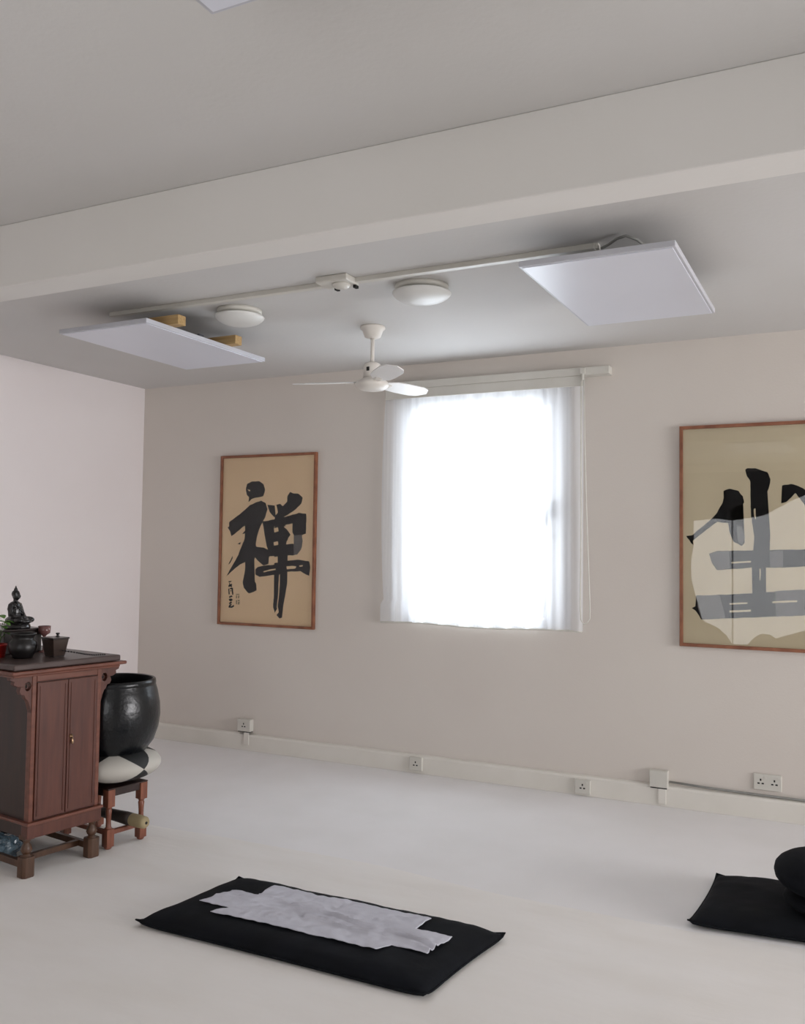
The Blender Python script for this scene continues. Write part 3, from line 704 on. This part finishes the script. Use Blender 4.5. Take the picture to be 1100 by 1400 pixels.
# brackets, pierced
def bracket(sign, x0, x1, name='corner_bracket'):
    pts = [(0, 0.885), (0.105, 0.885), (0.103, 0.872), (0.086, 0.866), (0.088, 0.852), (0.070, 0.842), (0.056, 0.848), (0.050, 0.834)]
    pts += [(0.060, 0.822), (0.052, 0.806), (0.036, 0.802), (0.030, 0.786), (0.020, 0.778), (0.012, 0.760), (0.006, 0.740), (0, 0.720)]
    hole = [(0.020+0.016*math.cos(a), 0.842+0.020*math.sin(a)) for a in [2*PI*k/12 for k in range(12)]]
    bm = bmesh.new()
    # outline with the hole joined through a slit on the post side
    bot = [(0, 0.838)] + [(0.020-0.016*math.cos(a), 0.842-0.020*math.sin(a)) for a in [PI*k/8 for k in range(9)]]
    topa = [(0.020+0.016*math.cos(a), 0.842+0.020*math.sin(a)) for a in [PI*k/8 for k in range(9)]] + [(0, 0.846)]
    lo = [(0, 0.720)] + bot[0:1] + [(0.004, 0.840)] + [(0.020+0.016*math.cos(a), 0.840+0.020*math.sin(a)) for a in [PI+PI*k/8 for k in range(1, 9)]] + [(0.054, 0.840), (0.060, 0.822), (0.052, 0.806), (0.036, 0.802), (0.030, 0.786), (0.020, 0.778), (0.012, 0.760), (0.006, 0.740)]
    hi = [(0, 0.885), (0.105, 0.885), (0.103, 0.872), (0.086, 0.866), (0.088, 0.852), (0.070, 0.842), (0.054, 0.840), (0.036, 0.840)] + [(0.020+0.016*math.cos(a), 0.840+0.020*math.sin(a)) for a in [PI*k/8 for k in range(1, 9)]] + [(0, 0.842)]
    for pl in (lo, hi):
        prism(bm, [(sign*(W2+a), b) for a, b in pl], 'yz', x0, x1)
    tube(bm, [(0.5*(x0+x1), sign*(W2+0.020+0.008*math.cos(a)), 0.838+0.010*math.sin(a)) for a in [2*PI*k/12 for k in range(12)]], 0.003, 6, closed=True)
    return obj(name, bm, M['cab'], cab, bevel=0.0015)
bracket(1, -0.026, 0.002); bracket(-1, -0.026, 0.002)
bm = bmesh.new(); bx(bm, -DP-0.10, 0.050, -W2-0.125, W2+0.112, 0.898, 0.914); bx(bm, -DP-0.08, 0.034, -W2-0.11, W2+0.085, 0.885, 0.898)
obj('cornice', bm, M['cab_edge'], cab, bevel=0.005)
bm = bmesh.new(); bx(bm, -DP-0.10, 0.040, -W2-0.112, W2+0.082, 0.916, 0.944); obj('top_slab', bm, M['slab'], cab, bevel=0.006)
for fx in (-0.020, -DP+0.03):
    for fy in (-W2+0.012, W2-0.012):
        bm = bmesh.new(); R_ = 0.029
        oc = [((R_+0.002)*a, (R_+0.002)*b) for a, b in ((-1, -0.6), (-0.6, -1), (0.6, -1), (1, -0.6), (1, 0.6), (0.6, 1), (-0.6, 1), (-1, 0.6))]
        prism(bm, [(fx+a, fy+b) for a, b in oc], 'xy', 0.0, 0.090)
        lathe(bm, [(0.016, 0.088), (0.026, 0.090), (0.014, 0.098), (0.020, 0.106), (0.0255, 0.118), (0.021, 0.134), (0.013, 0.148), (0.018, 0.160), (0.018, 0.165)], 20, (fx, fy, 0))
        bx(bm, fx-0.024, fx+0.024, fy-0.024, fy+0.024, 0.163, 0.184)
        obj('leg', bm, M['leg'], cab, bevel=0.003)
bm = bmesh.new()
for fy in (-W2+0.012, W2-0.012): bx(bm, -DP+0.05, -0.045, fy-0.011, fy+0.011, 0.034, 0.064)
obj('side_stretcher', bm, M['leg'], cab, bevel=0.002)
bm = bmesh.new(); bx(bm, -0.125, -0.100, -W2+0.02, W2-0.02, 0.036, 0.062); obj('cross_stretcher', bm, M['leg'], cab, bevel=0.002)
TOPZ = 0.944

# things standing on the altar ---------------------------------------
bm = bmesh.new(); bx(bm, -0.24, 0.24, -0.10, 0.10, 0, 0.108)
bx(bm, -0.25, 0.25, -0.11, 0.11, 0.108, 0.118)
o = obj('altar_stand', bm, M['altar_dark'], bevel=0.004, loc=(-3.845, 3.15, TOPZ)); o.rotation_euler.z = A8
tag(o, 'dark lacquered box stand on the cabinet under the seated statue', 'stand')

def squeeze(bm):
    for v in bm.verts: v.co.y *= 0.74
    return bm
# seated statue facing +x
st = thing('buddha_statue', 'small black seated Buddha statue on a dark stand', 'statue', (-3.655, 3.12, TOPZ+0.118), math.radians(14))
def blob(bm, loc, rad, rot=None, n=16, m=10):
    vs = []
    for j in range(m+1):
        ph = -PI/2+PI*j/m
        if j in (0, m): vs.append([bm.verts.new((0, 0, math.sin(ph)))])
        else: vs.append([bm.verts.new((math.cos(ph)*math.cos(2*PI*i/n), math.cos(ph)*math.sin(2*PI*i/n), math.sin(ph))) for i in range(n)])
    for a, b in zip(vs, vs[1:]):
        for i in range(n):
            j = (i+1) % n
            if len(a) == 1: f = bm.faces.new((a[0], b[j], b[i]))
            elif len(b) == 1: f = bm.faces.new((a[i], a[j], b[0]))
            else: f = bm.faces.new((a[i], a[j], b[j], b[i]))
            f.smooth = True
    mx = Matrix.Translation(loc) @ (rot or Matrix.Identity(4)) @ Matrix.Diagonal((*rad, 1))
    for r__ in vs:
        for v in r__: v.co = mx @ v.co
def skin(name, verts, edges, radii, m, parent, root=0):
    me = bpy.data.meshes.new(name); me.from_pydata([Vector(v) for v in verts], edges, [])
    o = bpy.data.objects.new(name, me); C.objects.link(o); o.parent = parent
    md = o.modifiers.new('skin', 'SKIN'); md.use_smooth_shade = True
    sv = me.skin_vertices[0].data
    for i, r in enumerate(radii): sv[i].radius = (r, r) if not isinstance(r, tuple) else r
    sv[root].use_root = True
    s = o.modifiers.new('sub', 'SUBSURF'); s.levels = 2; s.render_levels = 2
    me.materials.append(m); return o
bm = bmesh.new()
# base cushion of the lap, torso, robes, head as merging forms
lathe(bm, [(0, 0), (0.060, 0), (0.064, 0.006), (0.060, 0.018), (0.052, 0.022), (0, 0.022)], 28, (0.0, 0, 0), mtx=Matrix.Diagonal((1.0, 1.25, 1, 1)))
blob(bm, (0.000, 0, 0.040), (0.056, 0.078, 0.024))                   # folded legs
blob(bm, (0.030, 0.048, 0.040), (0.036, 0.026, 0.017), Matrix.Rotation(0.7, 4, 'Z'))
blob(bm, (0.030, -0.048, 0.040), (0.036, 0.026, 0.017), Matrix.Rotation(-0.7, 4, 'Z'))
blob(bm, (0.046, 0, 0.034), (0.022, 0.050, 0.014))                   # crossed shins
blob(bm, (-0.016, 0, 0.078), (0.032, 0.042, 0.048))                  # torso
blob(bm, (-0.016, 0, 0.108), (0.027, 0.048, 0.024))                  # chest and shoulders
for s in (1, -1):
    tube(bm, [(-0.016, s*0.044, 0.116), (-0.014, s*0.054, 0.095), (-0.006, s*0.056, 0.072), (0.012, s*0.044, 0.058), (0.032, s*0.018, 0.056)], [0.012, 0.014, 0.013, 0.011, 0.007], 10)
blob(bm, (0.036, 0, 0.055), (0.014, 0.022, 0.007))                   # hands in the lap
tube(bm, [(-0.014, 0, 0.125), (-0.012, 0, 0.142)], 0.012, 12)        # neck
blob(bm, (-0.010, 0, 0.157), (0.020, 0.018, 0.024))                  # head
blob(bm, (-0.014, 0, 0.166), (0.021, 0.020, 0.020))                  # hair cap
blob(bm, (-0.014, 0, 0.186), (0.010, 0.010, 0.010))
lathe(bm, [(0.006, 0.192), (0.004, 0.200), (0, 0.208)], 10, (-0.014, 0, 0))
blob(bm, (0.011, 0, 0.155), (0.004, 0.0035, 0.006))                  # nose
for s in (1, -1): blob(bm, (-0.012, s*0.019, 0.152), (0.004, 0.0025, 0.010))   # long ears
blob(bm, (0.008, 0, 0.146), (0.004, 0.006, 0.002))
rm_ = obj('statue_body', squeeze(bm), M['statue'], st)
rm2 = rm_.modifiers.new('merge', 'REMESH'); rm2.mode = 'VOXEL'; rm2.voxel_size = 0.0016; rm2.use_smooth_shade = True
bm = bmesh.new()
for k, (za, s) in enumerate(((0.112, 1), (0.098, 1), (0.084, 1))):
    tube(bm, [(0.006+0.004*math.sin(k), -0.030+0.012*k, za+0.006), (0.014, -0.012+0.008*k, za-0.006), (0.016, 0.010+0.006*k, za-0.02)], 0.003, 6)
obj('robe_folds', bm, M['statue'], st)

t = thing('incense_burner', 'round black incense burner with a flared rim in front of the stand', 'incense burner', (-3.455, 2.985, TOPZ))
bm = bmesh.new(); lathe(bm, [(0.034, 0.0), (0.044, 0.002), (0.046, 0.012), (0.058, 0.026), (0.063, 0.048), (0.061, 0.072), (0.048, 0.086), (0.046, 0.094), (0.056, 0.108), (0.058, 0.114), (0.052, 0.114), (0.040, 0.092), (0, 0.088)], 36); obj('burner_bowl', bm, M['black_metal'], t)
for k in range(3):
    a = 2*PI*k/3+0.3
    bm = bmesh.new(); blob(bm, (0.036*math.cos(a), 0.036*math.sin(a), 0.008), (0.009, 0.009, 0.009), n=10, m=6); obj('foot', bm, M['black_metal'], t)

t = thing('wooden_box', 'dark brown lidded box with flared sides at the right end of the altar', 'box', (-3.392, 3.115, TOPZ), A8)
bm = bmesh.new()
va = [bm.verts.new((sx*0.036, sy*0.030, 0.004)) for sx, sy in ((-1, -1), (1, -1), (1, 1), (-1, 1))]
vb = [bm.verts.new((sx*0.048, sy*0.042, 0.082)) for sx, sy in ((-1, -1), (1, -1), (1, 1), (-1, 1))]
bm.faces.new(va[::-1]); bm.faces.new(vb)
for i in range(4): bm.faces.new((va[i], va[(i+1) % 4], vb[(i+1) % 4], vb[i]))
obj('box_body', bm, M['altar_brown'], t, bevel=0.003)
bm = bmesh.new(); bx(bm, -0.050, 0.050, -0.044, 0.044, 0.082, 0.090); ld = obj('lid', bm, M['altar_dark'], t, bevel=0.002)
bm = bmesh.new(); lathe(bm, [(0.011, 0.090), (0.006, 0.094), (0.005, 0.099), (0.010, 0.104), (0.008, 0.108), (0, 0.108)], 14, (-0.01, 0.02, 0)); obj('knob', bm, M['black_metal'], ld)
bm = bmesh.new(); bx(bm, -0.034, 0.034, -0.028, 0.028, 0, 0.004); obj('box_foot', bm, M['altar_dark'], t)

t = thing('small_cup', 'small reddish glass cup between the burner and the flared box', 'cup', (-3.565, 3.205, TOPZ))
bm = bmesh.new(); lathe(bm, [(0, 0), (0.026, 0), (0.024, 0.004), (0.006, 0.012), (0.006, 0.075), (0.012, 0.084), (0.028, 0.094), (0.030, 0.128), (0.027, 0.128), (0.025, 0.098), (0, 0.092)], 24); obj('cup_body', bm, M['cup'], t)

# bead string lying from the box to the slab edge
bm = bmesh.new()
P0 = [Vector((-3.335, 3.11, TOPZ+0.030)), Vector((-3.250, 3.12, TOPZ+0.024)), Vector((-3.243, 3.16, TOPZ+0.014)), Vector((-3.237, 3.21, TOPZ+0.006)), Vector((-3.230, 3.27, TOPZ+0.004))]
tube(bm, P0, 0.0014, 6)
for k in range(22):
    s = k/21*4; i = min(3, int(s)); p = P0[i].lerp(P0[i+1], s-i); blob(bm, p, (0.0038,)*3, n=8, m=5)
tag(obj('prayer_beads', bm, M['black_metal']), 'string of small dark beads trailing from the flared box along the cabinet top', 'beads')

# pot plant at the frame edge
t = thing('potted_plant', 'small green plant in a red pot at the left edge of the altar', 'plant', (-3.578, 2.945, TOPZ))
bm = bmesh.new(); lathe(bm, [(0, 0), (0.034, 0), (0.042, 0.052), (0.044, 0.052), (0.044, 0.062), (0.038, 0.062), (0.037, 0.052), (0, 0.050)], 28); obj('pot', bm, M['red'], t)
bm = bmesh.new(); lathe(bm, [(0.0365, 0.052), (0.03, 0.056), (0, 0.058)], 20, cap=False); obj('soil', bm, M['soil'], t)
rnd = random.Random(3); bms = bmesh.new(); tips = []
for k in range(9):
    a = 2*PI*k/9+0.2; rr = rnd.uniform(0.02, 0.05); hh = rnd.uniform(0.10, 0.21)
    tip = Vector((rr*math.cos(a), rr*math.sin(a), hh)); tips.append((tip, a))
    tube(bms, [(0.006*math.cos(a), 0.006*math.sin(a), 0.05), tip*0.6+Vector((0, 0, 0.02)), tip], 0.0016, 5)
obj('stems', bms, M['stem'], t)
def leaf(tip, a, L_=0.040, droop=-0.3):
    bm = bmesh.new(); rows = []
    for i in range(7):
        s = i/6; w = 0.017*math.sin(PI*min(1, s*0.92+0.06))**0.8
        rows.append([bm.verts.new((s*L_, q*w, droop*s*s*L_ + 0.25*abs(q)*w)) for q in (-1, 0, 1)])
    for p, q in zip(rows, rows[1:]):
        for k in (0, 1): bm.faces.new((p[k], q[k], q[k+1], p[k+1])).smooth = True
    bmesh.ops.transform(bm, matrix=Matrix.Translation(tip) @ Matrix.Rotation(a, 4, 'Z'), verts=bm.verts)
    o = obj('leaf', bm, M['leaf'], t); s_ = o.modifiers.new('thick', 'SOLIDIFY'); s_.thickness = 0.0008
for tip, a in tips:
    leaf(tip, a+rnd.uniform(-.4, .4)); leaf(tip*0.86, a+1.6, 0.032)

# ------------------------------------------------------------------ stool, cushion, bowl gong, mallet
AS = math.radians(-8)
st_ = thing('wooden_stool', 'low reddish wooden stool with turned legs beside the cabinet', 'stool', (-3.417, 3.480, 0), AS)
LX, LY = 0.168, 0.098
for sx in (-1, 1):
    for sy in (-1, 1):
        bm = bmesh.new(); x, y = sx*LX, sy*LY; q = 0.021
        bx(bm, x-q, x+q, y-q, y+q, 0.012, 0.098)
        lathe(bm, [(0.013, 0.0), (0.016, 0.004), (0.020, 0.012)], 16, (x, y, 0))
        lathe(bm, [(0.020, 0.098), (0.013, 0.106), (0.012, 0.130), (0.0135, 0.160), (0.0155, 0.185), (0.012, 0.192), (0.018, 0.202)], 16, (x, y, 0))
        bx(bm, x-q, x+q, y-q, y+q, 0.202, 0.285)
        obj('leg', bm, M['stool'], st_, bevel=0.003)
for sy in (-1, 1):
    bm = bmesh.new(); bx(bm, -LX+0.02, LX-0.02, sy*LY-0.010, sy*LY+0.010, 0.066, 0.088); obj('stretcher', bm, M['stool'], st_, bevel=0.002)
    bm = bmesh.new(); bx(bm, -LX+0.02, LX-0.02, sy*LY-0.012, sy*LY+0.012, 0.250, 0.285); obj('apron', bm, M['cab_dark'], st_, bevel=0.002)
for sx in (-1, 1):
    bm = bmesh.new(); bx(bm, sx*LX-0.010, sx*LX+0.010, -LY+0.02, LY-0.02, 0.066, 0.088); obj('stretcher', bm, M['stool'], st_, bevel=0.002)
    bm = bmesh.new(); bx(bm, sx*LX-0.012, sx*LX+0.012, -LY+0.02, LY-0.02, 0.250, 0.285); obj('apron', bm, M['cab_dark'], st_, bevel=0.002)
bm = bmesh.new(); bx(bm, -LX-0.022, LX+0.022, -LY-0.022, LY+0.022, 0.285, 0.292); obj('seat', bm, M['cab_dark'], st_, bevel=0.003)

BC = (-3.378, 3.487)
bm = bmesh.new(); lathe(bm, [(r, z-0.068) for r, z in cushion_prof(0.242, 0.172, 2.1, 20)], 64)
o = obj('bowl_cushion', bm, M['petal'], loc=(BC[0], BC[1], 0.292+0.068)); o.rotation_euler.z = math.radians(3)
tag(o, 'round cushion with pale and black petal panels, under the big dark bowl', 'cushion')
t = thing('bowl_gong', 'large dark bronze singing bowl on the petal cushion', 'singing bowl', (BC[0], BC[1], 0.416))
bm = bmesh.new()
prof = [(0, 0.0), (0.11, 0.003), (0.165, 0.025), (0.203, 0.075), (0.224, 0.14), (0.232, 0.20), (0.229, 0.26), (0.217, 0.32), (0.207, 0.352), (0.206, 0.357), (0.2085, 0.361), (0.2055, 0.380), (0.200, 0.384), (0.191, 0.382)]
lathe(bm, prof, 72, cap=False)
lathe(bm, [(0.190, 0.382), (0.188, 0.36), (0.200, 0.32), (0.212, 0.26), (0.214, 0.18), (0.195, 0.09), (0.15, 0.04), (0, 0.025)], 72, cap=False, mi=1)
bmesh.ops.remove_doubles(bm, verts=bm.verts, dist=1e-5)
obj('bowl_body', bm, [M['bowl'], M['bowl_in']], t)

t = thing('gong_mallet', 'thick tan padded gong mallet resting on the stool stretchers', 'mallet', (-3.26, 3.47, 0.12))
ax = (Vector((-3.112, 3.455, 0.128)) - Vector((-3.42, 3.49, 0.128))); 
p1 = Vector((-3.112, 3.455, 0.122))-Vector((-3.26, 3.47, 0.12)); dr = -ax.normalized()
bm = bmesh.new(); tube(bm, [p1+dr*s for s in (0.0, 0.004, 0.012, 0.05, 0.12, 0.16, 0.175)], [0.014, 0.024, 0.029, 0.031, 0.030, 0.026, 0.018], 20); obj('padded_head', bm, M['tan'], t)
bm = bmesh.new(); tube(bm, [p1+dr*s for s in (0.10, 0.14, 0.20, 0.30, 0.36)], [0.0305, 0.0318, 0.029, 0.026, 0.022], 20); hd_ = obj('handle', bm, M['mallet_dark'], t); hd_['label'] = 'dark wooden handle'
bm = bmesh.new(); tube(bm, [p1-dr*0.002, p1+dr*0.003], 0.007, 12); obj('end_plug', bm, M['dark'], t)

# crumpled bag under the cabinet, left
bm = bmesh.new(); blob(bm, (0, 0, 0.055), (0.085, 0.075, 0.055), n=40, m=26)
for v in bm.verts:
    n1 = noise.noise(v.co*22); n2 = noise.noise(v.co*55+Vector((3, 1, 2)))
    d = (v.co-Vector((0, 0, 0.05))).normalized(); v.co += d*(0.022*abs(n1)*1.6-0.008+0.006*n2)
    v.co.z = max(0.001, v.co.z)
for f in bm.faces: f.smooth = False
tag(obj('plastic_bag', bm, M['bag'], loc=(-3.60, 3.03, 0.0)), 'crumpled blue-grey plastic bag on the floor under the cabinet', 'bag')
bm = bmesh.new(); lathe(bm, cushion_prof(0.085, 0.085, 2.6), 32)
tag(obj('dark_bundle', bm, M['black_cloth'], loc=(-3.705, 3.155, 0.0)), 'rounded black bundle behind the crumpled bag under the cabinet', 'bundle')
